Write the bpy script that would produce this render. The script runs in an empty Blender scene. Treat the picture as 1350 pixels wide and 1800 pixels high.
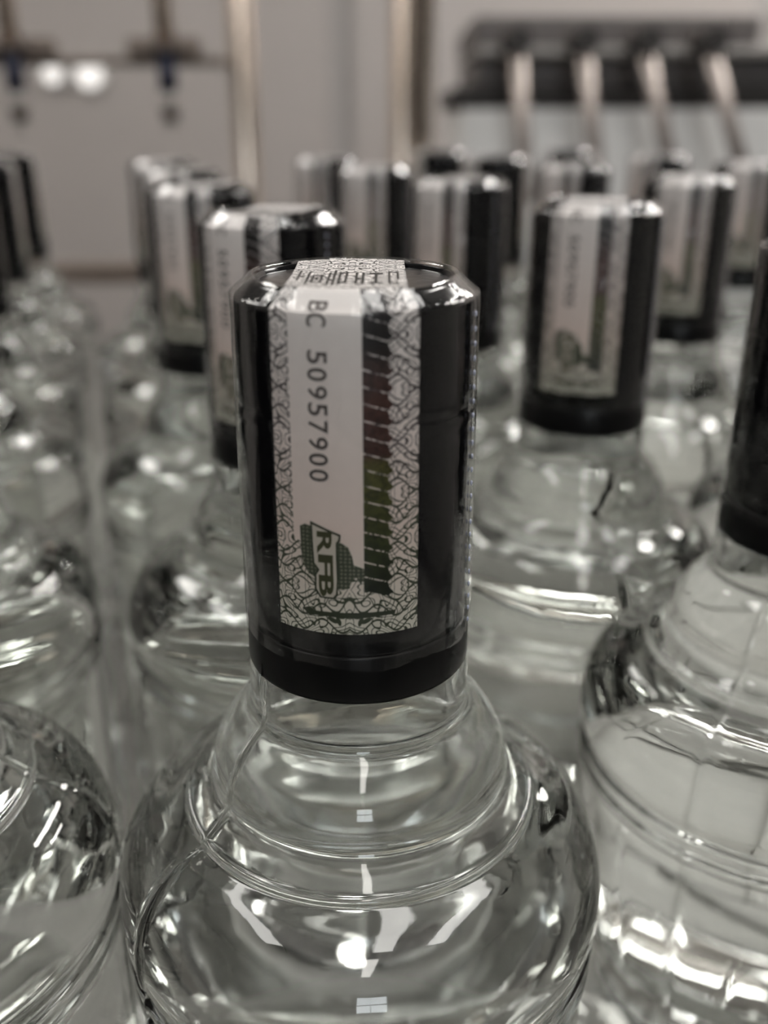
import bpy, bmesh, math, random
from mathutils import Vector, Matrix
from mathutils import noise as mnoise

random.seed(7)
sc = bpy.context.scene
COL = sc.collection
PI = math.pi
MM = 0.001
TABLE = 0.90                      # height of the conveyor top above the floor

# ------------------------------------------------------------------ camera
cam_d = bpy.data.cameras.new('camera')
cam = bpy.data.objects.new('camera', cam_d)
COL.objects.link(cam)
sc.camera = cam
F_PX = 1660.0
cam_d.sensor_fit = 'HORIZONTAL'
cam_d.sensor_width = 36.0
cam_d.lens = 36.0 * F_PX / 1350.0
cam_d.clip_start = 0.004
cam_d.clip_end = 50
PITCH = math.atan((900 - 208) / F_PX)
cam.location = (0.0037, -0.120, TABLE + 0.255)
cam.rotation_euler = (PI / 2 - PITCH, 0, 0)
cam_d.dof.use_dof = True
cam_d.dof.focus_distance = 0.127
cam_d.dof.aperture_fstop = cam_d.lens / 3.2
cam_d.dof.aperture_blades = 0

# ------------------------------------------------------------------ world, exposure, light paths
w = bpy.data.worlds.new('room_ambient'); sc.world = w
w.use_nodes = True
w.node_tree.nodes['Background'].inputs[0].default_value = (0.80, 0.78, 0.76, 1)
w.node_tree.nodes['Background'].inputs[1].default_value = 0.10
sc.view_settings.view_transform = 'Standard'
sc.view_settings.look = 'None'
sc.view_settings.exposure = 0.0
sc.view_settings.gamma = 1.0
sc.view_settings.use_curve_mapping = False
cy = sc.cycles
cy.max_bounces = 26; cy.transmission_bounces = 26; cy.transparent_max_bounces = 16
cy.glossy_bounces = 6; cy.diffuse_bounces = 2
cy.use_light_tree = False
cy.use_adaptive_sampling = True; cy.adaptive_threshold = 0.08; cy.adaptive_min_samples = 10
cy.caustics_reflective = True; cy.caustics_refractive = True
cy.blur_glossy = 0.3
cy.sample_clamp_indirect = 12.0
cy.use_denoising = True

LAMP_STRENGTH = 13.0

# ------------------------------------------------------------------ material helpers
def new_mat(name):
    m = bpy.data.materials.new(name); m.use_nodes = True
    nt = m.node_tree; nt.nodes.clear()
    out = nt.nodes.new('ShaderNodeOutputMaterial')
    return m, nt, out

def N(nt, typ, **kw):
    n = nt.nodes.new(typ)
    for k, v in kw.items():
        if k.startswith('i_'):
            n.inputs[k[2:].replace('_', ' ')].default_value = v
        else:
            setattr(n, k, v)
    return n

def math_node(nt, op, a, b=None, c=None):
    n = nt.nodes.new('ShaderNodeMath'); n.operation = op
    for i, v in enumerate((a, b, c)):
        if v is None: continue
        if isinstance(v, (int, float)): n.inputs[i].default_value = v
        else: nt.links.new(v, n.inputs[i])
    return n.outputs[0]

def mix_rgb(nt, fac, a, b):
    n = nt.nodes.new('ShaderNodeMix'); n.data_type = 'RGBA'
    for sock, v in ((n.inputs[0], fac), (n.inputs[6], a), (n.inputs[7], b)):
        if isinstance(v, (int, float)): sock.default_value = v
        elif isinstance(v, tuple): sock.default_value = v + (1,) if len(v) == 3 else v
        else: nt.links.new(v, sock)
    return n.outputs[2]

def pbr(name, col, rough=0.5, metal=0.0, noise=0.0, nscale=40.0, bump=0.0, bscale=200.0, coat=0.0, stretch=None):
    m, nt, out = new_mat(name)
    p = N(nt, 'ShaderNodeBsdfPrincipled')
    p.inputs['Base Color'].default_value = (*col, 1)
    p.inputs['Roughness'].default_value = rough
    p.inputs['Metallic'].default_value = metal
    p.inputs['Coat Weight'].default_value = coat
    tc = N(nt, 'ShaderNodeTexCoord')
    vec = tc.outputs['Object']
    if stretch:
        mp = N(nt, 'ShaderNodeMapping'); mp.inputs['Scale'].default_value = stretch
        nt.links.new(vec, mp.inputs[0]); vec = mp.outputs[0]
    if noise:
        nz = N(nt, 'ShaderNodeTexNoise'); nz.inputs['Scale'].default_value = nscale; nz.inputs['Detail'].default_value = 4
        nt.links.new(vec, nz.inputs['Vector'])
        c = mix_rgb(nt, nz.outputs['Fac'], tuple(x * (1 - noise) for x in col), tuple(min(1, x * (1 + noise)) for x in col))
        nt.links.new(c, p.inputs['Base Color'])
    if bump:
        nb = N(nt, 'ShaderNodeTexNoise'); nb.inputs['Scale'].default_value = bscale
        nt.links.new(vec, nb.inputs['Vector'])
        b = N(nt, 'ShaderNodeBump'); b.inputs['Strength'].default_value = bump; b.inputs['Distance'].default_value = 0.0005
        nt.links.new(nb.outputs['Fac'], b.inputs['Height']); nt.links.new(b.outputs[0], p.inputs['Normal'])
    nt.links.new(p.outputs[0], out.inputs[0])
    return m

def glass_mat(name, ior, col, bump=0.0, bscale=120.0):
    m, nt, out = new_mat(name)
    g = N(nt, 'ShaderNodeBsdfGlass'); g.inputs['IOR'].default_value = ior
    g.inputs['Color'].default_value = (*col, 1); g.inputs['Roughness'].default_value = 0.02 if bump else 0.0
    if bump:
        tc = N(nt, 'ShaderNodeTexCoord')
        mp = N(nt, 'ShaderNodeMapping'); mp.inputs['Scale'].default_value = (1, 1, 0.35)
        nb = N(nt, 'ShaderNodeTexNoise'); nb.inputs['Scale'].default_value = bscale; nb.inputs['Detail'].default_value = 1.5
        nt.links.new(tc.outputs['Object'], mp.inputs[0]); nt.links.new(mp.outputs[0], nb.inputs['Vector'])
        b = N(nt, 'ShaderNodeBump'); b.inputs['Strength'].default_value = bump; b.inputs['Distance'].default_value = 0.0004
        nt.links.new(nb.outputs['Fac'], b.inputs['Height']); nt.links.new(b.outputs[0], g.inputs['Normal'])
    nt.links.new(g.outputs[0], out.inputs[0])
    return m

def emit_mat(name, col, strength):
    m, nt, out = new_mat(name)
    e = N(nt, 'ShaderNodeEmission'); e.inputs[0].default_value = (*col, 1); e.inputs[1].default_value = strength
    nt.links.new(e.outputs[0], out.inputs[0])
    return m

M = {}
M['glass'] = glass_mat('clear_bottle_glass', 1.50, (0.948, 0.952, 0.945), 0.08, 260.0)
M['liquid'] = glass_mat('clear_spirit_in_glass', 1.355 / 1.50,   # boundary between glass and spirit: relative index
                         (0.995, 0.998, 0.995))
M['cap'] = pbr('black_cap_plastic', (0.004, 0.004, 0.0045), 0.14)
M['cap'].node_tree.nodes['Principled BSDF'].inputs['Specular IOR Level'].default_value = 0.25
M['skirt'] = pbr('black_skirt_plastic', (0.003, 0.003, 0.003), 0.30)
M['skirt'].node_tree.nodes['Principled BSDF'].inputs['Specular IOR Level'].default_value = 0.2
M['disc'] = pbr('black_cap_disc', (0.010, 0.010, 0.011), 0.28, bump=0.2, bscale=900)
M['steel'] = pbr('brushed_stainless', (0.58, 0.56, 0.54), 0.28, 1.0, noise=0.06, nscale=30, stretch=(1, 1, 12))
M['warm_steel'] = pbr('polished_warm_steel', (0.80, 0.69, 0.60), 0.26, 1.0, noise=0.05, nscale=20)
M['dark_steel'] = pbr('dark_brown_steel', (0.10, 0.082, 0.072), 0.5, 0.3, noise=0.15, nscale=12)
M['housing'] = pbr('taupe_painted_housing', (0.13, 0.115, 0.11), 0.5, noise=0.10, nscale=8)
M['ledge'] = pbr('grey_painted_ledge', (0.34, 0.32, 0.305), 0.45, noise=0.08, nscale=8)
M['black_gap'] = pbr('black_rubber_seal', (0.028, 0.024, 0.022), 0.6)
M['panel'] = pbr('white_enamel_panel', (0.43, 0.393, 0.372), 0.38, noise=0.05, nscale=3)
M['white_panel'] = pbr('bright_white_panel', (0.84, 0.83, 0.81), 0.4, noise=0.04, nscale=5)
M['rod'] = pbr('satin_pinkish_rod', (0.44, 0.385, 0.355), 0.42, 0.6, noise=0.06, nscale=30)
M['joint'] = pbr('grey_joint_strip', (0.40, 0.375, 0.36), 0.5)
M['belt'] = pbr('pale_conveyor_plastic', (0.26, 0.255, 0.238), 0.35, noise=0.08, nscale=60)
M['wall'] = pbr('pale_plaster', (0.40, 0.38, 0.36), 0.7, noise=0.05, nscale=2)
M['ceiling'] = pbr('white_ceiling_paint', (0.66, 0.64, 0.62), 0.8, noise=0.04, nscale=2)
M['floor'] = pbr('grey_epoxy_floor', (0.08, 0.077, 0.074), 0.45, noise=0.08, nscale=6)
M['navy'] = pbr('navy_rubber', (0.012, 0.016, 0.045), 0.4)
M['brown_rail'] = pbr('brown_plastic_rail', (0.19, 0.15, 0.125), 0.45, noise=0.1, nscale=20)
M['tube'] = emit_mat('lamp_diffuser', (1.0, 0.97, 0.92), LAMP_STRENGTH)
M['bright_tube'] = emit_mat('bright_lamp_diffuser', (1.0, 0.97, 0.93), LAMP_STRENGTH * 4.0)
M['soft_panel'] = emit_mat('soft_light_panel', (1.0, 0.975, 0.94), 11.0)
M['spot'] = emit_mat('wall_spot_glow', (1.0, 0.95, 0.90), 1.3)  # glow of the discs added for bright spots on the wall
M['daylight'] = emit_mat('daylight_pane', (0.90, 0.96, 1.0), 10.0)
M['lamp_body'] = pbr('white_lamp_body', (0.72, 0.72, 0.70), 0.4)

def film_material():
    m, nt, out = new_mat('clear_shrink_film')
    tr = N(nt, 'ShaderNodeBsdfTransparent'); tr.inputs[0].default_value = (0.97, 0.97, 0.97, 1)
    gl = N(nt, 'ShaderNodeBsdfGlossy'); gl.inputs['Roughness'].default_value = 0.06
    fr = N(nt, 'ShaderNodeLayerWeight'); fr.inputs['Blend'].default_value = 0.5   # same reflectance from either side of the thin film
    tc = N(nt, 'ShaderNodeTexCoord')
    mp = N(nt, 'ShaderNodeMapping'); mp.inputs['Scale'].default_value = (1, 1, 0.12)
    nz = N(nt, 'ShaderNodeTexNoise'); nz.inputs['Scale'].default_value = 420; nz.inputs['Detail'].default_value = 3
    nt.links.new(tc.outputs['Object'], mp.inputs[0]); nt.links.new(mp.outputs[0], nz.inputs['Vector'])
    b = N(nt, 'ShaderNodeBump'); b.inputs['Strength'].default_value = 0.35; b.inputs['Distance'].default_value = 0.0004
    nt.links.new(nz.outputs['Fac'], b.inputs['Height'])
    nt.links.new(b.outputs[0], gl.inputs['Normal']); nt.links.new(b.outputs[0], fr.inputs['Normal'])
    mx = N(nt, 'ShaderNodeMixShader')
    nt.links.new(math_node(nt, 'MULTIPLY_ADD', math_node(nt, 'POWER', fr.outputs['Facing'], 4.0), 0.85, 0.045), mx.inputs[0]); nt.links.new(tr.outputs[0], mx.inputs[1]); nt.links.new(gl.outputs[0], mx.inputs[2])
    nt.links.new(mx.outputs[0], out.inputs[0])
    return m
M['film'] = film_material()
M['bead'] = pbr('pale_film_bead', (0.40, 0.42, 0.52), 0.2)

def paper_material():
    """Cream excise-stamp paper; UV is (mm across, mm along) / 100. Fine line print fills the margins and the foot."""
    m, nt, out = new_mat('printed_stamp_paper')
    p = N(nt, 'ShaderNodeBsdfPrincipled'); p.inputs['Roughness'].default_value = 0.45
    uv = N(nt, 'ShaderNodeUVMap'); uv.uv_map = 'print'
    sep = N(nt, 'ShaderNodeSeparateXYZ'); nt.links.new(uv.outputs[0], sep.inputs[0])
    s = math_node(nt, 'MULTIPLY', sep.outputs[0], 100.0)
    v = math_node(nt, 'MULTIPLY', sep.outputs[1], 100.0)
    sm = math_node(nt, 'ABSOLUTE', math_node(nt, 'ADD', s, 0.6))             # the ornament is mirrored about the strip's middle
    vv = math_node(nt, 'PINGPONG', v, 6.3)
    def sin(x, k, ph=0.0): return math_node(nt, 'SINE', math_node(nt, 'MULTIPLY_ADD', x, k, ph))
    def add(a, b, k=1.0): return math_node(nt, 'MULTIPLY_ADD', b, k, a)
    def isolines(field, k, width):
        fr = math_node(nt, 'FRACT', math_node(nt, 'MULTIPLY', field, k))
        return math_node(nt, 'LESS_THAN', math_node(nt, 'ABSOLUTE', math_node(nt, 'SUBTRACT', fr, 0.5)), width)
    g1 = add(math_node(nt, 'SINE', add(math_node(nt, 'MULTIPLY', sm, 1.15), sin(vv, 1.3), 1.5)), math_node(nt, 'SINE', add(math_node(nt, 'MULTIPLY', vv, 1.7), sin(sm, 1.1, 0.6), 1.3)))
    g2 = add(math_node(nt, 'SINE', add(math_node(nt, 'MULTIPLY', sm, 2.0), sin(vv, 0.8, 1.0), 1.9)), math_node(nt, 'SINE', add(math_node(nt, 'MULTIPLY', vv, 1.1), sin(sm, 1.7), 1.7)), 0.8)
    g3 = add(math_node(nt, 'MULTIPLY', vv, 0.62), sin(sm, 1.25, 0.4), 0.55)
    ln = math_node(nt, 'MAXIMUM', math_node(nt, 'MAXIMUM', isolines(g1, 0.95, 0.115), isolines(g2, 0.72, 0.085)), isolines(g3, 0.75, 0.075))
    # blank band that carries the serial number
    blank = math_node(nt, 'MULTIPLY', math_node(nt, 'GREATER_THAN', s, -7.65), math_node(nt, 'LESS_THAN', s, 1.25))
    low = math_node(nt, 'GREATER_THAN', math_node(nt, 'SUBTRACT', v, math_node(nt, 'MULTIPLY', s, -0.55)), 8.6)
    blank = math_node(nt, 'MULTIPLY', blank, math_node(nt, 'MULTIPLY', low, math_node(nt, 'LESS_THAN', v, 44.3)))
    ink_on = math_node(nt, 'MULTIPLY', ln, math_node(nt, 'SUBTRACT', 1.0, blank))
    ramp = N(nt, 'ShaderNodeValToRGB')
    nt.links.new(math_node(nt, 'DIVIDE', v, 70.0), ramp.inputs[0])
    e = ramp.color_ramp.elements
    e[0].position = 0.0; e[0].color = (0.030, 0.040, 0.018, 1)
    e[1].position = 0.22; e[1].color = (0.045, 0.055, 0.030, 1)
    for pos, c in ((0.36, (0.075, 0.060, 0.060, 1)), (0.55, (0.07, 0.06, 0.06, 1)), (0.62, (0.012, 0.012, 0.012, 1))):
        n = e.new(pos); n.color = c
    paper = N(nt, 'ShaderNodeValToRGB')
    nt.links.new(math_node(nt, 'DIVIDE', v, 70.0), paper.inputs[0])
    pe = paper.color_ramp.elements
    pe[0].position = 0.0; pe[0].color = (0.66, 0.64, 0.54, 1)
    pe[1].position = 0.2; pe[1].color = (0.74, 0.61, 0.545, 1)
    n = pe.new(0.62); n.color = (0.80, 0.77, 0.75, 1)  # whiter up to the fold: light falling there put into the paper colour
    fib = N(nt, 'ShaderNodeTexNoise'); fib.inputs['Scale'].default_value = 60; fib.inputs['Detail'].default_value = 5
    nt.links.new(uv.outputs[0], fib.inputs['Vector'])
    base = mix_rgb(nt, math_node(nt, 'MULTIPLY', fib.outputs['Fac'], 0.22), paper.outputs[0], (0.50, 0.43, 0.39))
    nt.links.new(mix_rgb(nt, ink_on, base, ramp.outputs[0]), p.inputs['Base Color'])
    nt.links.new(p.outputs[0], out.inputs[0])
    return m
M['paper'] = paper_material()

def band_material():
    """Colour-shifting ink: near black, then brown, olive and green towards the foot."""
    m, nt, out = new_mat('colour_shifting_ink')
    p = N(nt, 'ShaderNodeBsdfPrincipled'); p.inputs['Roughness'].default_value = 0.35
    uv = N(nt, 'ShaderNodeUVMap'); uv.uv_map = 'print'
    sep = N(nt, 'ShaderNodeSeparateXYZ'); nt.links.new(uv.outputs[0], sep.inputs[0])
    r = N(nt, 'ShaderNodeValToRGB')
    nt.links.new(math_node(nt, 'MULTIPLY', sep.outputs[1], 100.0 / 50.0), r.inputs[0])
    e = r.color_ramp.elements
    e[0].position = 0.12; e[0].color = (0.010, 0.016, 0.006, 1)
    e[1].position = 0.92; e[1].color = (0.16, 0.15, 0.15, 1)
    for pos, c in ((0.24, (0.035, 0.045, 0.012, 1)), (0.42, (0.085, 0.085, 0.020, 1)), (0.455, (0.095, 0.085, 0.022, 1)), (0.475, (0.060, 0.024, 0.018, 1)),
                   (0.60, (0.085, 0.036, 0.028, 1)), (0.68, (0.060, 0.034, 0.030, 1)), (0.74, (0.012, 0.010, 0.010, 1)), (0.84, (0.015, 0.012, 0.012, 1))):
        n = e.new(pos); n.color = c
    nz = N(nt, 'ShaderNodeTexNoise'); nz.inputs['Scale'].default_value = 75; nz.inputs['Detail'].default_value = 2; nz.inputs['Distortion'].default_value = 1.5
    nt.links.new(uv.outputs[0], nz.inputs['Vector'])
    k = math_node(nt, 'MULTIPLY', math_node(nt, 'SUBTRACT', nz.outputs['Fac'], 0.38), 2.2)
    k.node.use_clamp = True
    nt.links.new(mix_rgb(nt, k, r.outputs[0], (0.004, 0.004, 0.003)), p.inputs['Base Color'])
    nt.links.new(p.outputs[0], out.inputs[0])
    return m
M['band'] = band_material()
M['digit_ink'] = pbr('grey_serial_ink', (0.095, 0.08, 0.075), 0.6)
M['green_ink'] = pbr('dark_green_ink', (0.022, 0.030, 0.012), 0.6)
M['olive_ink'] = pbr('olive_ink', (0.040, 0.042, 0.012), 0.6)
M['cream_ink'] = pbr('cream_outline_ink', (0.52, 0.47, 0.40), 0.6)
M['black_print'] = pbr('black_print', (0.015, 0.014, 0.013), 0.5)

def hatch_material():
    m, nt, out = new_mat('green_dotted_ink')
    p = N(nt, 'ShaderNodeBsdfPrincipled'); p.inputs['Roughness'].default_value = 0.6
    uv = N(nt, 'ShaderNodeUVMap'); uv.uv_map = 'print'
    vo = N(nt, 'ShaderNodeTexVoronoi'); vo.voronoi_dimensions = '2D'; vo.inputs['Scale'].default_value = 190; vo.inputs['Randomness'].default_value = 0.15
    nt.links.new(uv.outputs[0], vo.inputs['Vector'])
    d = math_node(nt, 'LESS_THAN', vo.outputs['Distance'], 0.30)
    nt.links.new(mix_rgb(nt, d, (0.040, 0.050, 0.028), (0.16, 0.16, 0.11)), p.inputs['Base Color'])
    nt.links.new(p.outputs[0], out.inputs[0])
    return m
M['hatch'] = hatch_material()

# ------------------------------------------------------------------ object helpers
def link(name, mesh, mat, parent=None):
    o = bpy.data.objects.new(name, mesh)
    if mat is not None:
        mesh.materials.clear(); mesh.materials.append(M[mat] if isinstance(mat, str) else mat)
    COL.objects.link(o)
    if parent is not None: o.parent = parent
    return o

def bm_obj(name, bm, mat, parent=None, smooth=False):
    me = bpy.data.meshes.new(name)
    bmesh.ops.recalc_face_normals(bm, faces=bm.faces)
    if smooth:
        for f in bm.faces: f.smooth = True
    bm.to_mesh(me); bm.free()
    return link(name, me, mat, parent)

def tag(o, label=None, cat=None, group=None, kind=None):
    if label: o['label'] = label
    if cat: o['category'] = cat
    if group: o['group'] = group
    if kind: o['kind'] = kind
    return o

def empty(name, loc, rz=0.0):
    o = bpy.data.objects.new(name, None); o.empty_display_size = 0.02
    COL.objects.link(o); o.location = loc; o.rotation_euler = (0, 0, rz)
    return o

def copy_tree(o, parent=None):
    c = o.copy(); COL.objects.link(c)
    if parent is not None: c.parent = parent
    for ch in list(o.children):
        copy_tree(ch, c)
    return c

def add_box(bm, x0, x1, y0, y1, z0, z1, bevel=0.0):
    t = bmesh.new()
    bmesh.ops.create_cube(t, size=1.0)
    for vtx in t.verts:
        vtx.co = Vector(((x0 + x1) / 2 + vtx.co.x * (x1 - x0), (y0 + y1) / 2 + vtx.co.y * (y1 - y0), (z0 + z1) / 2 + vtx.co.z * (z1 - z0)))
    if bevel > 0:
        bmesh.ops.bevel(t, geom=list(t.edges), offset=bevel, segments=2, affect='EDGES', profile=0.5)
    me = bpy.data.meshes.new('tmp'); t.to_mesh(me); t.free()
    bm.from_mesh(me); bpy.data.meshes.remove(me)

def box_obj(name, mat, parent, x0, x1, y0, y1, z0, z1, bevel=0.0):
    bm = bmesh.new(); add_box(bm, x0, x1, y0, y1, z0, z1, bevel)
    return bm_obj(name, bm, mat, parent)

def lathe_mesh(name, prof, segs=48, close=False, angles=None, rfun=None, smooth=True):
    """prof: list of (radius, z). Points on the axis collapse. rfun(angle, r, z) -> r lets the surface vary."""
    if angles is None: angles = [2 * PI * i / segs for i in range(segs)]
    verts, faces, rows = [], [], []
    for (r, z) in prof:
        if r < 1e-7:
            rows.append([len(verts)]); verts.append((0, 0, z))
        else:
            row = []
            for a in angles:
                rr = rfun(a, r, z) if rfun else r
                row.append(len(verts)); verts.append((rr * math.cos(a), rr * math.sin(a), z))
            rows.append(row)
    pairs = list(zip(rows[:-1], rows[1:]))
    if close: pairs.append((rows[-1], rows[0]))
    n = len(angles)
    for A, B in pairs:
        if len(A) == 1 and len(B) == 1: continue
        for i in range(n):
            j = (i + 1) % n
            if len(A) == 1: faces.append((A[0], B[j], B[i]))
            elif len(B) == 1: faces.append((A[i], A[j], B[0]))
            else: faces.append((A[i], A[j], B[j], B[i]))
    me = bpy.data.meshes.new(name); me.from_pydata(verts, [], faces); me.update()
    bm = bmesh.new(); bm.from_mesh(me)
    bmesh.ops.recalc_face_normals(bm, faces=bm.faces)
    for f in bm.faces: f.smooth = smooth
    bm.to_mesh(me); bm.free()
    return me

def add_tube(bm, p0, p1, r, n=20, r2=None, caps=True):
    p0, p1 = Vector(p0), Vector(p1); d = p1 - p0
    q = d.to_track_quat('Z', 'Y').to_matrix().to_4x4(); q.translation = (p0 + p1) / 2
    bmesh.ops.create_cone(bm, cap_ends=caps, segments=n, radius1=r, radius2=r if r2 is None else r2, depth=d.length, matrix=q)

def tube_obj(name, mat, parent, p0, p1, r, n=24, r2=None):
    bm = bmesh.new(); add_tube(bm, p0, p1, r, n, r2)
    o = bm_obj(name, bm, mat, parent)
    for f in o.data.polygons: f.use_smooth = len(f.vertices) == 4
    return o

def catmull(pts, sub=6):
    out = []
    for i in range(len(pts) - 1):
        p0 = pts[max(i - 1, 0)]; p1 = pts[i]; p2 = pts[i + 1]; p3 = pts[min(i + 2, len(pts) - 1)]
        for k in range(sub):
            t = k / sub
            out.append(tuple(0.5 * ((2 * p1[c]) + (-p0[c] + p2[c]) * t + (2 * p0[c] - 5 * p1[c] + 4 * p2[c] - p3[c]) * t * t +
                                    (-p0[c] + 3 * p1[c] - 3 * p2[c] + p3[c]) * t ** 3) for c in (0, 1)))
    out.append(pts[-1])
    return out

# ================================================================== THE ROOM
def struct(o): o['kind'] = 'structure'; return o

struct(box_obj('floor', 'floor', None, -2.2, 2.4, -4.4, 2.75, -0.05, 0.0))
struct(box_obj('ceiling', 'ceiling', None, -2.2, 2.4, -4.4, 2.75, 2.6, 2.65))
struct(box_obj('wall_left', 'wall', None, -2.25, -2.2, -4.4, 2.75, 0, 2.6))
struct(box_obj('wall_right', 'wall', None, 2.4, 2.45, -4.4, 2.75, 0, 2.6))
struct(box_obj('wall_front', 'wall', None, -2.2, 2.4, -4.45, -4.4, 0, 2.6))
wb = struct(box_obj('wall_back', 'joint', None, -2.2, 2.4, 2.70, 2.75, 0, 2.6))
# white enamel cladding panels on the back wall with narrow grey joints
edges = [-2.19, -1.60, -0.95 - 0.29, -0.105, 1.02, 1.75, 2.39]
for i in range(len(edges) - 1):
    box_obj('panel', 'panel', wb, edges[i] + 0.024, edges[i + 1] - 0.045, 2.68, 2.70, 0.02, 2.58, 0.004)

# ceiling lamps: white trays with a glowing diffuser
def ceiling_lamp(x, y, label, length=1.2, rz=0.0, half=0.06, mat='tube'):
    r = empty('ceiling_lamp', (x, y, 2.6), rz)
    box_obj('tray', 'lamp_body', r, -half - 0.03, half + 0.03, -length / 2, length / 2, -0.05, 0.0, 0.006)
    box_obj('diffuser', mat, r, -half, half, -length / 2 + 0.03, length / 2 - 0.03, -0.062, -0.05)
    for sy in (-1, 1):
        box_obj('end_cap', 'lamp_body', r, -half - 0.02, half + 0.02, sy * (length / 2 - 0.015) - 0.012, sy * (length / 2 - 0.015) + 0.012, -0.07, -0.05, 0.003)
    tag(r, label, 'lamp', 'ceiling lamps over the filling line')
ceiling_lamp(0.20, -0.15, 'ceiling lamp directly above the bottles, middle of three', 1.2, 0.0, 0.09, 'soft_panel')
ceiling_lamp(0.72, -0.10, 'ceiling lamp above the machine side of the bottles', 1.2, 0.0, 0.09, 'soft_panel')
ceiling_lamp(-0.85, -0.10, 'ceiling lamp above the nozzle side of the bottles', 1.2, 0.0, 0.09, 'soft_panel')
ceiling_lamp(-1.15, 1.40, 'broad ceiling lamp above the left side of the filling line', 1.2, 0.0, 0.16)
ceiling_lamp(1.00, 1.55, 'ceiling lamp over the far right of the hall, nearer the bottles', mat='bright_tube')
ceiling_lamp(1.75, 1.95, 'ceiling lamp over the far right of the hall, beside the wall', mat='bright_tube')
ceiling_lamp(0.12, -1.55, 'ceiling lamp behind the near end of the bottles', 1.2, 0.0, 0.07)

# daylight window in the wall behind the near end of the line
win = box_obj('window_1', 'lamp_body', None, -0.10, 0.84, -4.40, -4.36, 1.25, 2.40, 0.006)
struct(win)
for i in range(2):
    for z0, z1 in ((1.30, 1.79), (1.85, 2.35)):
        x0 = -0.05 + i * 0.43
        box_obj('pane', 'daylight', win, x0, x0 + 0.41, -4.36, -4.352, z0, z1)

# ================================================================== CONVEYOR
conv = empty('conveyor', (0, 0, 0))
tag(conv, 'pale flat-topped conveyor carrying the glass bottles', 'conveyor')
for i in range(12):                                    # moulded belt slats
    y0 = -0.28 + i * 0.076
    box_obj('belt_slat', 'belt', conv, -0.34, 0.40, y0, y0 + 0.0745, TABLE - 0.012, TABLE, 0.0015)
box_obj('frame', 'steel', conv, -0.35, 0.41, -0.28, 0.64, TABLE - 0.10, TABLE - 0.013, 0.003)
for (lx, ly) in ((-0.31, -0.22), (0.37, -0.22), (-0.31, 0.57), (0.37, 0.57)):
    box_obj('leg', 'steel', conv, lx - 0.025, lx + 0.025, ly - 0.025, ly + 0.025, 0.0, TABLE - 0.10, 0.003)

# ================================================================== THE BOTTLE
SEAM = math.radians(180 + 35)     # mould seam azimuth
def bottle_angles(n):
    a = [2 * PI * i / n for i in range(n)]
    extra = []
    for c in (SEAM % (2 * PI), (SEAM + PI) % (2 * PI)):
        for dlt in (-0.022, -0.011, 0.0, 0.011, 0.022): extra.append((c + dlt) % (2 * PI))
    a = [x for x in a if all(abs((x - y + PI) % (2 * PI) - PI) > 0.012 for y in extra)] + extra
    return sorted(a)

def seam_r(amp):
    def f(a, r, z):
        k = 0
        for c in (SEAM, SEAM + PI):
            d = abs((a - c + PI) % (2 * PI) - PI)
            k = max(k, max(0.0, 1 - d / 0.022))
        if z < 0.02: k = 0
        return r + amp * k
    return f

outer_pts = [(15.2, 188), (15.7, 185.2), (15.95, 182), (15.9, 179.0), (15.95, 177.4), (16.5, 176.2), (18.3, 174.4), (20.4, 171.6), (21.7, 168.6), (22.1, 166.4), (22.5, 165.0),
             (23.6, 163.6), (25.0, 162.3), (25.8, 161.6), (26.25, 161.45), (26.6, 161.0), (26.7, 160.3), (27.6, 159.9), (30.2, 158.9), (33.0, 157.0), (35.3, 154.2), (36.9, 150.9), (37.7, 147.2), (37.9, 143.5), (37.6, 140.6),
             (36.9, 138.8), (36.9, 138.0), (37.5, 137.2), (37.5, 136.0), (36.9, 135.2), (36.9, 134.2), (37.4, 133.3), (37.3, 131.8), (36.7, 130.4), (36.7, 110), (36.7, 80), (36.7, 50), (36.7, 24),
             (37.3, 20), (37.6, 12), (37.0, 5), (34.5, 1.2), (31, 0.2), (28, 1.5), (15, 4.0)]
outer = [(0, 0)] and [(r * MM, z * MM) for r, z in catmull(outer_pts, 4)] + [(0.0, 4.6 * MM)]
inner_pts = [(9.2, 188), (9.2, 178), (10.0, 174.5), (12.6, 170.5), (15.6, 166.6), (18.6, 162.8), (22.0, 159.2), (25.8, 156.2), (29.4, 152.9), (32.0, 149.2), (33.5, 145.0), (34.0, 139),
             (34.0, 130), (33.9, 100), (33.9, 60), (33.9, 24), (33.2, 16), (30.0, 11.0), (22, 9.4), (10, 9.6)]
inner = [(r * MM, z * MM) for r, z in catmull(inner_pts, 4)] + [(0.0, 9.9 * MM)]
glass_prof = [(p) for p in reversed(outer)] + [(0.0, 188.2 * MM)]          # outer skin, closed under the cap
glass_me = lathe_mesh('glass_body', glass_prof, angles=bottle_angles(112), rfun=seam_r(0.30 * MM))
liq_prof = [(0.0, 187.6 * MM), (8.0 * MM, 187.6 * MM), (9.0 * MM, 187.0 * MM)] + [p for p in inner if p[1] < 186.5 * MM]
liquid_me = lathe_mesh('liquid', liq_prof, segs=96)

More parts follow.
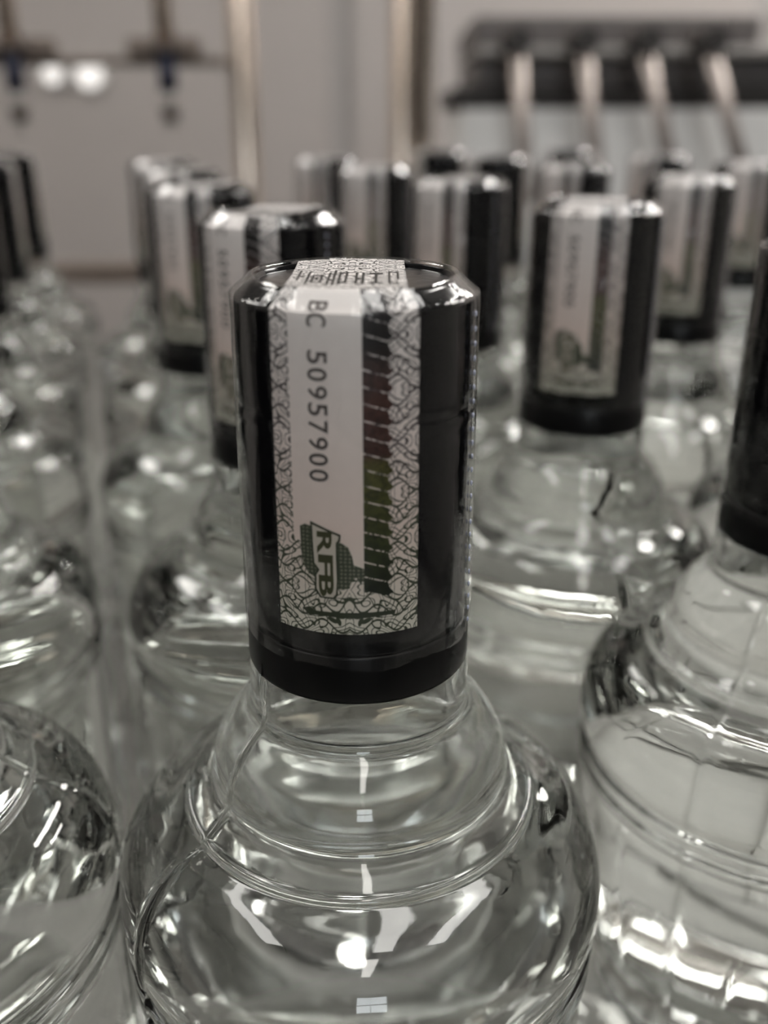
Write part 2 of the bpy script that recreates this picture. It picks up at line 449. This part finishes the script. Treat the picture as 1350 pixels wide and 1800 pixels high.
def cap_r(z):                      # closure flares very slightly downwards (mm)
    return 15.15 + (234.0 - z) / 50.0 * 0.50
RIM, TOP = 235.3, 237.5
cap_pts = [(0, 236.3), (12.0, 236.3), (12.25, 236.5), (12.35, 236.95), (12.55, 237.05), (13.2, 236.5), (14.2, 235.65), (14.95, 235.0), (15.1, 234.6), (15.13, 234.2)] + \
          [(cap_r(z), z) for z in (230, 224, 222.2)] + [(cap_r(221.8) - 0.18, 221.8), (cap_r(221.4) - 0.18, 221.4), (cap_r(221), 221)] + [(cap_r(z), z) for z in (214, 206, 198, 191.4)] + [(15.35, 191.2), (14.6, 191.2), (14.6, 236.0 - 2)]
cap_me = lathe_mesh('cap', [(r * MM, z * MM) for r, z in cap_pts], segs=96)
skirt_pts = [(14.5, 191.15), (15.62, 191.15), (15.72, 190.9), (15.80, 186), (15.82, 184.6), (15.75, 184.3), (15.25, 184.3), (15.1, 190)]
skirt_me = lathe_mesh('skirt_ring', [(r * MM, z * MM) for r, z in skirt_pts], segs=96)
disc_pts = [(0, 236.55), (6, 236.55), (11.2, 236.5), (11.9, 236.45), (12.1, 236.2)]
disc_me = lathe_mesh('top_disc', [(r * MM, z * MM) for r, z in disc_pts], segs=64)

def film_r(a, r, z):
    zz = z / MM; rr = r / MM
    if zz > 235.2:
        k = (math.sin(a * 75) * 0.05 + math.sin(a * 31 + 1) * 0.03) * max(0.0, 1 - (zz - 235.3) / 1.0) + 0.08 * mnoise.noise(Vector((math.cos(a) * 4, math.sin(a) * 4, zz)))
        k *= 1.0 if zz < 236.8 else 0.4
    else:
        k = 0.16 * mnoise.noise(Vector((math.cos(a) * 2.2, math.sin(a) * 2.2, zz * 0.05))) + 0.05 * mnoise.noise(Vector((math.cos(a) * 7, math.sin(a) * 7, zz * 0.12)))
        k += -0.10 * math.exp(-((zz - 221.6 - 0.5 * math.sin(a * 2)) / 0.45) ** 2) + 0.10 * math.exp(-((zz - 220.3 - 0.8 * math.sin(a * 2 + 1)) / 0.5) ** 2)
    # bulge on the overlapped side
    side = math.exp(-((a - math.radians(8) + PI) % (2 * PI) - PI) ** 2 / 0.05)
    k += 0.22 * side * (1 if zz < 235.2 else 0)
    return (rr + k) * MM
film_pts = [(12.45, 237.25), (12.7, 237.5), (12.95, 237.56), (12.95, 237.56), (13.5, 237.09), (14.0, 236.67), (14.5, 236.24), (15.0, 235.82), (15.4, 235.49), (15.62, 235.3), (15.62, 235.3), (15.64, 234.8), (15.64, 234.2)] + \
           [(cap_r(z) + 0.42, z) for z in (232, 229, 226, 223.6, 222.6, 222.1, 221.8, 221.5, 221.2, 220.8, 220.4, 220, 219.5, 218.6, 216, 212, 208, 204, 200, 196, 193.5)] + [(15.98, 191.2), (15.97, 189.6)]
film_me = lathe_mesh('shrink_film', [(r * MM, z * MM) for r, z in film_pts], segs=300, rfun=film_r)
for vtx in film_me.vertices:       # uneven cut edge at the foot of the sleeve
    if vtx.co.z < 190.2 * MM:
        a = math.atan2(vtx.co.y, vtx.co.x)
        vtx.co.z += (0.9 * mnoise.noise(Vector((math.cos(a) * 1.7, math.sin(a) * 1.7, 0))) + 0.35 * mnoise.noise(Vector((math.cos(a) * 9, math.sin(a) * 9, 3)))) * MM

# perforation of the film: a line of little raised beads (too small to pick apart)
bm = bmesh.new()
for col_a in (math.radians(-20), ):
    for i in range(24):
        z = 233.2 - i * 1.82
        rr = cap_r(z) + 0.62
        mtx = Matrix.Translation(Vector((rr * math.cos(col_a), rr * math.sin(col_a), z)) * MM) @ Matrix.Rotation(col_a, 4, 'Z') @ Matrix.Diagonal((0.18 * MM, 0.26 * MM, 0.42 * MM, 1))
        bmesh.ops.create_icosphere(bm, subdivisions=1, radius=1.0, matrix=mtx)
perf_me = bpy.data.meshes.new('perforation'); bm.to_mesh(perf_me); bm.free()
for f in perf_me.polygons: f.use_smooth = True

# lap seam of the film: narrow welt running down its side near the foot
bm = bmesh.new()
path = [(-0.42, 204.0), (-0.40, 199), (-0.37, 196.5), (-0.33, 195.2), (-0.30, 193.0), (-0.27, 191.0), (-0.36, 190.2), (-0.52, 189.9), (-0.68, 189.4)]
prev = None
for k, (a, z) in enumerate(path):
    p = Vector(((16.06 + 0.02 * (k % 2)) * math.cos(a), (16.06 + 0.02 * (k % 2)) * math.sin(a), z)) * MM
    if prev is not None: add_tube(bm, prev, p, 0.07 * MM, 6)
    prev = p
welt_me = bpy.data.meshes.new('film_welt'); bm.to_mesh(welt_me); bm.free()

# ------------------------------------------------------------------ the excise strip
S0, S1, SC = -10.2, 8.2, -1.0
ZB = 194.7                        # foot of the strip (mm)
V_RIM = 234.9 - ZB
CH = [(15.28, 234.9), (15.24, 235.1), (14.6, 235.65), (14.0, 236.15), (13.3, 236.75), (12.65, 237.3)]
ch_len = [0.0]
for i in range(1, len(CH)):
    ch_len.append(ch_len[-1] + math.hypot(CH[i][0] - CH[i - 1][0], CH[i][1] - CH[i - 1][1]))
V_TOP = V_RIM + ch_len[-1]

def strip_point(s, v, lift=0.0):
    """mm across, mm along -> point on the strip (mm). Front faces -Y."""
    if v <= V_RIM:
        z = ZB + v; r = cap_r(z) + 0.14 + lift
        if v > V_RIM - 1.0: r = max(r, 15.25 + lift)
        ph = s / 15.4
        return Vector((r * math.sin(ph), -r * math.cos(ph), z))
    if v <= V_TOP:
        d = v - V_RIM
        for i in range(len(CH) - 1):
            if d <= ch_len[i + 1] + 1e-9:
                t = (d - ch_len[i]) / (ch_len[i + 1] - ch_len[i])
                r = CH[i][0] + (CH[i + 1][0] - CH[i][0]) * t; z = CH[i][1] + (CH[i + 1][1] - CH[i][1]) * t
                break
        ph = s / 15.4
        k = lift * 0.7
        return Vector(((r + k) * math.sin(ph), -(r + k) * math.cos(ph), z + k))
    ph = s / 15.4
    r = CH[-1][0]
    x = r * math.sin(ph); yf = -r * math.cos(ph)
    t = (v - V_TOP) / (2 * r)
    y = yf + (-yf - yf) * min(t, 1.0)
    return Vector((x, y, CH[-1][1] + lift - 0.25 * math.sin(PI * min(t, 1.0))))

NS = 24
rows_v = [V_RIM * i / 24 for i in range(24)] + [V_RIM + c for c in ch_len[:2]] + [V_RIM + ch_len[1]] + [V_RIM + c for c in ch_len[2:]] + [V_TOP] + [V_TOP + 25.2 * (i / 14) for i in range(1, 15)]
verts, uvs, faces = [], [], []
for v in rows_v:
    for i in range(NS + 1):
        s = S0 + (S1 - S0) * i / NS
        verts.append(strip_point(s, v) * MM); uvs.append((s / 100, v / 100))
nv_front = len(rows_v)
# continues down the far side of the cap
back_rows = [(CH[i], V_TOP + 25.2 + (ch_len[-1] - ch_len[i])) for i in range(len(CH) - 2, -1, -1)] + [((cap_r(z) + 0.14, z), V_TOP + 25.2 + ch_len[-1] + (234.4 - z)) for z in (228, 220, 212, 204, 198)]
for (r, z), v in back_rows:
    for i in range(NS + 1):
        s = S0 + (S1 - S0) * i / NS; ph = s / 15.4
        verts.append(Vector((r * math.sin(ph), r * math.cos(ph), z)) * MM); uvs.append((s / 100, v / 100))
nrow = nv_front + len(back_rows)
for j in range(nrow - 1):
    for i in range(NS):
        a = j * (NS + 1) + i
        faces.append((a, a + 1, a + NS + 2, a + NS + 1))
strip_me = bpy.data.meshes.new('excise_strip'); strip_me.from_pydata([tuple(v) for v in verts], [], faces); strip_me.update()
ul = strip_me.uv_layers.new(name='print')
for lp in strip_me.loops: ul.data[lp.index].uv = uvs[lp.vertex_index]
for f in strip_me.polygons: f.use_smooth = True

def wrap_mesh(name, polys2d, lift, cut=0.9):
    """flat print: polygons in (mm across, mm along) cut into narrow columns and laid on the strip"""
    bm = bmesh.new()
    for poly in polys2d:
        vs = [bm.verts.new((p[0], p[1], 0)) for p in poly]
        try: bm.faces.new(vs)
        except ValueError: pass
    return wrap_bm(name, bm, lift, cut)

def wrap_bm(name, bm, lift, cut=0.9):
    bmesh.ops.triangulate(bm, faces=[f for f in bm.faces if len(f.verts) > 4])
    s = S0
    while s < S1:
        bmesh.ops.bisect_plane(bm, geom=list(bm.verts) + list(bm.edges) + list(bm.faces), plane_co=(s, 0, 0), plane_no=(1, 0, 0), dist=1e-5)
        s += cut
    for v in (V_RIM,) + tuple(V_RIM + c for c in ch_len[1:]):
        bmesh.ops.bisect_plane(bm, geom=list(bm.verts) + list(bm.edges) + list(bm.faces), plane_co=(0, v, 0), plane_no=(0, 1, 0), dist=1e-5)
    flat = [(v.co.x, v.co.y) for v in bm.verts]
    for v in bm.verts: v.co = strip_point(v.co.x, v.co.y, lift) * MM
    me = bpy.data.meshes.new(name); bm.to_mesh(me); bm.free()
    ul = me.uv_layers.new(name='print')
    for lp in me.loops:
        q = flat[lp.vertex_index]; ul.data[lp.index].uv = (q[0] / 100, q[1] / 100)
    for f in me.polygons: f.use_smooth = True
    return me

def glyphs(items, offset=0.0):
    """items: (char, centre_s, centre_v, height_across, width_along). Text reads downwards, letter tops to the right."""
    bm = bmesh.new()
    for ch, cs, cv, h, wd in items:
        cu = bpy.data.curves.new('glyph', 'FONT'); cu.body = ch; cu.size = 1.0; cu.offset = offset; cu.resolution_u = 4
        cu.fill_mode = 'FRONT'
        ob = bpy.data.objects.new('glyph', cu); COL.objects.link(ob)
        bpy.context.view_layer.update()
        ev = ob.evaluated_get(bpy.context.evaluated_depsgraph_get())
        me = ev.to_mesh()
        xs = [v.co.x for v in me.vertices]; ys = [v.co.y for v in me.vertices]
        x0, x1, y0, y1 = min(xs), max(xs), min(ys), max(ys)
        if offset: x0 += offset; x1 -= offset; y0 += offset; y1 -= offset
        base = len(bm.verts)
        vs = []
        for v in me.vertices:
            tx = (v.co.x - (x0 + x1) / 2) / (x1 - x0) * wd; ty = (v.co.y - (y0 + y1) / 2) / (y1 - y0) * h
            vs.append(bm.verts.new((cs + ty, cv - tx, 0)))
        for p in me.polygons:
            try: bm.faces.new([vs[i] for i in p.vertices])
            except ValueError: pass
        ev.to_mesh_clear()
        bpy.data.objects.remove(ob); bpy.data.curves.remove(cu)
    return bm

serial = []
zc = [235.6, 233.1, 228.9, 226.9, 224.8, 222.8, 220.7, 218.7, 216.7, 214.7]
for k, ch in enumerate('BC50957900'):
    serial.append((ch, -3.95 - 0.012 * k, zc[k] + 1.2 - ZB if k else V_RIM + 1.05, 2.30, 1.45))
serial_me = wrap_bm('serial_number', glyphs(serial, 0.012), 0.05)

# emblem: RFB in stepped outlines on a dotted green ground
def e2(x, y):                      # emblem sketch grid -> (across, along)
    return ((x / 6.14 + 520 - 629) / 12.2, 209.6 - ((y / 6.14 + 910) - 930) * 0.0784 - ZB)
ground1 = [e2(*p) for p in ((165, 165), (215, 135), (290, 150), (300, 330), (320, 480), (350, 560), (350, 650), (310, 690), (240, 650), (190, 560), (172, 420))]
ground2 = [e2(*p) for p in ((505, 290), (560, 300), (620, 345), (655, 440), (670, 530), (760, 570), (775, 640), (730, 740), (690, 660), (640, 700), (630, 780), (560, 800), (500, 780))]
ground_me = wrap_mesh('emblem_ground', [ground1, ground2], 0.03)
frame = [e2(*p) for p in ((270, 95), (555, 215), (550, 285), (525, 305), (525, 460), (530, 480), (530, 690), (520, 710), (520, 860), (485, 905), (350, 900), (298, 810), (300, 650), (330, 600), (285, 540), (275, 330))]
frame_me = wrap_mesh('emblem_frame', [frame], 0.045)
inner_f = [e2(*p) for p in ((290, 130), (535, 230), (530, 270), (508, 300), (508, 460), (512, 690), (502, 845), (475, 885), (362, 882), (318, 805), (320, 655), (352, 598), (304, 530), (294, 330))]
inner_me = wrap_mesh('emblem_outline', [inner_f], 0.06)
def ec(x, y): q = e2(x, y); return q
letters = []
for ch, (x, y), wd in (('R', (402, 310), 2.75), ('F', (410, 548), 2.55), ('B', (412, 765), 2.6)):
    q = ec(x, y); letters.append((ch, q[0], q[1], 1.72, wd))
letters_me = wrap_bm('emblem_letters', glyphs(letters, 0.03), 0.075)

# colour-shifting band: a row of saw-edged teeth split by pale slanting lines
teeth = []
pitch = 2.0; v = 6.2; k = 0
while v < V_TOP - 0.2:
    v1 = min(v + pitch - 0.2, V_TOP - 0.05)
    xl, xr = 1.25, 4.25
    dr = -0.95
    if v1 - v > 0.5:
        teeth.append([(xl, v), (xr, max(v + dr, 5.2)), (xr + 0.65, max(v + dr, 5.2) + 0.5), (xr + 0.12, v + dr + 1.05), (xr, v1 + dr), (xl, v1)])
    v += pitch; k += 1
band_me = wrap_mesh('colour_band', teeth, 0.035, 0.8)
bar = [e2(*p) for p in ((165, 1045), (240, 1015), (300, 1050), (1060, 1042), (1050, 1085), (700, 1110), (300, 1098), (240, 1115))]
bar_me = wrap_mesh('green_bar', [bar], 0.035)
# heavier black ornament where the strip crosses the top of the cap
orn = []
def rect(s0, s1, v0, v1): orn.append([(s0, v0), (s1, v0), (s1, v1), (s0, v1)])
vt = V_TOP + 3.0
for (s0, s1, a, b) in ((-7.2, -6.8, 0, 12), (-6.4, -4.6, 8, 9), (-6.4, -6.0, 2, 9), (-6.4, -4.6, 2, 3), (-5.0, -4.6, 2, 9), (-5.8, -5.3, 4.5, 7),
                       (-3.9, -3.5, 0, 11), (-3.1, -2.7, 0, 13), (-3.9, -2.7, 4, 5), (-2.3, -1.9, 2, 11), (-2.3, -0.9, 10, 11), (-1.3, -0.9, 2, 11), (-2.3, -0.9, 2, 3),
                       (0.2, 0.6, 1, 11), (0.2, 1.6, 6, 7), (1.2, 1.6, 1, 11), (2.3, 4.4, 9.5, 11), (2.3, 4.4, 1.5, 3), (3.1, 3.6, 1.5, 11),
                       (5.2, 5.6, 1, 12), (5.2, 7.0, 11, 12), (6.6, 7.0, 5, 12), (5.2, 7.0, 1, 2), (-8.9, -8.5, 3, 13), (-8.9, -7.7, 7, 8)):
    rect(s0, s1, vt + a, vt + b)
orn_me = wrap_mesh('top_ornament', orn, 0.03)

def make_bottle():
    r = empty('glass_bottle', (0, 0, TABLE))
    link('glass_body', glass_me, 'glass', r)
    link('liquid', liquid_me, 'liquid', r)
    c = link('cap', cap_me, 'cap', r)
    link('skirt_ring', skirt_me, 'skirt', c)
    link('top_disc', disc_me, 'disc', c)
    f = link('shrink_film', film_me, 'film', r)
    pf = link('perforation', perf_me, 'bead', f); pf['kind'] = 'stuff'
    link('film_welt', welt_me, 'film', f)
    s = link('excise_strip', strip_me, 'paper', r)
    s['label'] = 'cream excise stamp strip with fine ornament'
    link('serial_number', serial_me, 'digit_ink', s)
    link('colour_band', band_me, 'band', s)
    link('emblem_ground', ground_me, 'hatch', s)
    link('emblem_frame', frame_me, 'green_ink', s)
    link('emblem_outline', inner_me, 'cream_ink', s)
    link('emblem_letters', letters_me, 'olive_ink', s)
    link('green_bar', bar_me, 'green_ink', s)
    link('top_ornament', orn_me, 'black_print', s)
    return r

# x, y in mm; turn of the strip away from the viewer's line in degrees; label
GROUP = 'capped glass bottles crowded on the conveyor'
SPOTS = [
    (0, 0, 0, 'sharply focused clear bottle in front with stamp number BC 50957900'),
    (-20, 87, -26, 'bottle directly behind the sharp one, its cap overlapping on the left'),
    (-49.5, 169, -22, 'third bottle of the row running back from the sharp one'),
    (-72, 254, -22, 'fourth bottle of the row running back from the sharp one'),
    (-97, 338, -22, 'last bottle of the row running back from the sharp one'),
    (82, 40, 40, 'bottle cut by the right edge of the picture, nearest on that side'),
    (54, 112, -3, 'bottle behind the right-edge one, whole black cap and stamp in view'),
    (28, 200, -24, 'third bottle of the row right of the sharp one, bright spots on cap'),
    (0, 282, -16, 'blurred bottle cap right above the middle of the sharp cap'),
    (-24, 370, -32, 'far bottle left of the hanging warm tube, only its cap in view'),
    (131, 132, 60, 'bottle at the right edge showing only its glass shoulder behind the near one'),
    (105.5, 212, -2, 'bottle behind and right of the whole-cap bottle, stamp half in view'),
    (83, 300, -21, 'small blurred cap straight behind the whole-cap bottle'),
    (62, 390, 95, 'blurred cap below the foremost slanted rod'),
    (38, 482, 95, 'farthest cap beside the lower end of the warm hanging tube'),
    (165, 322, 0, 'blurred cap at the right edge below the fourth slanted rod'),
    (148, 408, -36, 'blurred cap below the third slanted rod'),
    (116, 490, 95, 'farthest blurred cap below the second slanted rod'),
    (-77, -5, -60, 'nearest bottle at the lower left corner, only its shoulder in view'),
    (-104, 80, -60, 'second bottle up the left edge, shoulder without cap in view'),
    (-131, 165, -60, 'third bottle up the left edge, bright bokeh on its shoulder'),
    (-158, 250, -60, 'fourth bottle up the left edge, mostly outside the picture'),
    (-180, 335, 100, 'fifth bottle up the left edge, black cap partly in view'),
    (-197, 415, 100, 'farthest bottle up the left edge with its black cap'),
]
proto = None
cx, cyy = cam.location.x, cam.location.y
for i, (x, y, t, lab) in enumerate(SPOTS):
    if proto is None: proto = make_bottle(); o = proto
    else: o = copy_tree(proto)
    o.location = (x * MM, y * MM, TABLE)
    az = math.atan2(x * MM - cx, y * MM - cyy)        # 0 when seen straight on
    o.rotation_euler = (0, 0, (-az if i else 0.0) + math.radians(t))
    tag(o, lab, 'bottle', GROUP)

# ================================================================== BACKGROUND MACHINERY
# guide rail behind the bottles on the left
gr = empty('guide_rail', (0, 0, 0))
tag(gr, 'brown guide rail behind the bottles at the left', 'rail')
box_obj('rail_bar', 'brown_rail', gr, -0.36, -0.14, 0.648, 0.660, TABLE + 0.132, TABLE + 0.150, 0.004)
for px in (-0.33, -0.15):
    tube_obj('bracket', 'steel', gr, (px, 0.664, TABLE - 0.05), (px, 0.664, TABLE + 0.145), 0.006)

# left: added brown bar standing for a shadow band, with two hanging nozzles
bmh = empty('shadow_band_bar', (0, 0, 0))
tag(bmh, 'dark brown cross bar added for the shadow band behind the two hanging nozzles', 'beam')
box_obj('shadow_bar', 'brown_rail', bmh, -0.62, -0.15, 0.885, 0.915, TABLE + 0.302, TABLE + 0.310, 0.003)
for px in (-0.345, -0.208):
    box_obj('clamp', 'brown_rail', bmh, px - 0.032, px + 0.038, 0.868, 0.885, TABLE + 0.308, TABLE + 0.326, 0.005)
tube_obj('upright', 'steel', bmh, (-0.60, 0.92, 0.0), (-0.60, 0.92, TABLE + 0.7), 0.02)

def nozzle(x, label):
    r = empty('nozzle', (x, 0.858, TABLE))
    tag(r, label, 'nozzle', 'hanging filling nozzles')
    tube_obj('feed_pipe', 'warm_steel', r, (0, 0, 0.318), (0, 0, 0.52), 0.009)
    tube_obj('flange', 'dark_steel', r, (0, 0, 0.312), (0, 0, 0.318), 0.014)
    tube_obj('sleeve', 'navy', r, (0, 0, 0.279), (0, 0, 0.312), 0.0085)
    tube_obj('stem', 'steel', r, (0, 0, 0.264), (0, 0, 0.279), 0.006)
    tube_obj('tip', 'dark_steel', r, (0, 0, 0.252), (0, 0, 0.264), 0.007, r2=0.009)
    tube_obj('outlet', 'steel', r, (0, 0, 0.245), (0, 0, 0.252), 0.004)
nozzle(-0.344, 'hanging nozzle with navy sleeve at the far left')
nozzle(-0.200, 'hanging nozzle with navy sleeve left of the tall warm post')

# two added glowing discs standing for blurred bright spots on the back wall
for x, z, lab in ((-0.884, 0.365, 'small round glowing disc added for a bright spot on the wall, nearer the far left nozzle'), (-0.785, 0.365, 'larger round glowing disc added for a bright spot on the wall between the two nozzles')):
    r = empty('wall_glow', (x, 2.68, TABLE + z))
    tag(r, lab, 'lamp', 'glowing discs added for bright spots on the back wall')
    rr = 0.024 if x < -0.85 else 0.034
    tube_obj('housing', 'lamp_body', r, (0, 0, 0), (0, -0.02, 0), rr + 0.006)
    tube_obj('lens', 'spot', r, (0, -0.02, 0), (0, -0.028, 0), rr, r2=rr * 0.8)

# tall warm posts
def post(name, x, y, z0, z1, r, label, mat='warm_steel'):
    o = empty(name, (x, y, 0)); tag(o, label, 'post')
    tube_obj('shaft', mat, o, (0, 0, z0), (0, 0, z1), r)
    if z0 < 0.01: tube_obj('foot_plate', 'steel', o, (0, 0, 0), (0, 0, 0.008), r * 2.6)
    else:
        me = lathe_mesh('end_cap', [(0, -r), (r * 0.5, -r * 0.87), (r * 0.87, -r * 0.5), (r, 0)], segs=24)
        e_ = link('end_cap', me, mat, o); e_.location = (0, 0, z0)
    return o
post('steel_post', -0.135, 0.90, 0.0, 2.0, 0.013, 'tall warm steel post right of the nozzles')
post('steel_post', 0.024, 1.03, 0.0, 2.0, 0.014, 'tall bright steel post in the middle of the background')
post('hanging_tube', 0.044, 0.965, TABLE + 0.235, 2.6, 0.012, 'warm metal tube hanging beside the middle post, lower end rounded')

# right: the labelling machine housing
mh = empty('machine_housing', (0, 0, 0))
tag(mh, 'taupe machine housing with grey ledge and black underside at upper right', 'machine')
box_obj('top_cover', 'housing', mh, 0.103, 0.415, 1.03, 1.30, TABLE + 0.328, TABLE + 0.358, 0.004)
box_obj('ledge', 'ledge', mh, 0.103, 0.56, 1.00, 1.30, TABLE + 0.317, TABLE + 0.326, 0.003)
box_obj('face_panel', 'housing', mh, 0.107, 0.56, 1.04, 1.30, TABLE + 0.287, TABLE + 0.317, 0.003)
box_obj('seal_strip', 'black_gap', mh, 0.080, 0.60, 1.03, 1.30, TABLE + 0.266, TABLE + 0.287, 0.004)
box_obj('lower_panel', 'white_panel', mh, 0.09, 0.60, 1.028, 1.30, TABLE - 0.6, TABLE + 0.265, 0.003)
for px in (0.11, 0.58):
    box_obj('leg', 'steel', mh, px - 0.02, px + 0.02, 1.15, 1.28, 0.0, TABLE - 0.6, 0.003)

def rod(x0, z0, x1, z1, label):
    r = empty('guide_rod', (x0, 0.96, TABLE))
    tag(r, label, 'rod', 'slanted rods in front of the machine housing')
    tube_obj('bar', 'rod', r, (0, 0, z0 - 0.012), (x1 - x0, -0.02, z1), 0.0085)
    tube_obj('holder', 'black_gap', r, (0, 0.035, z0), (0, -0.012, z0), 0.013)
    tube_obj('arm', 'dark_steel', r, (0, 0.03, z0), (-0.012, 0.03, z0 + 0.012), 0.006)
rod(0.141, 0.328, 0.158, 0.170, 'foremost slanted warm metal rod, leftmost of four')
rod(0.210, 0.328, 0.234, 0.180, 'second slanted warm metal rod from the housing end')
rod(0.274, 0.328, 0.311, 0.195, 'third slanted warm metal rod from the housing end')
rod(0.341, 0.328, 0.386, 0.195, 'fourth slanted warm metal rod, rightmost of four')
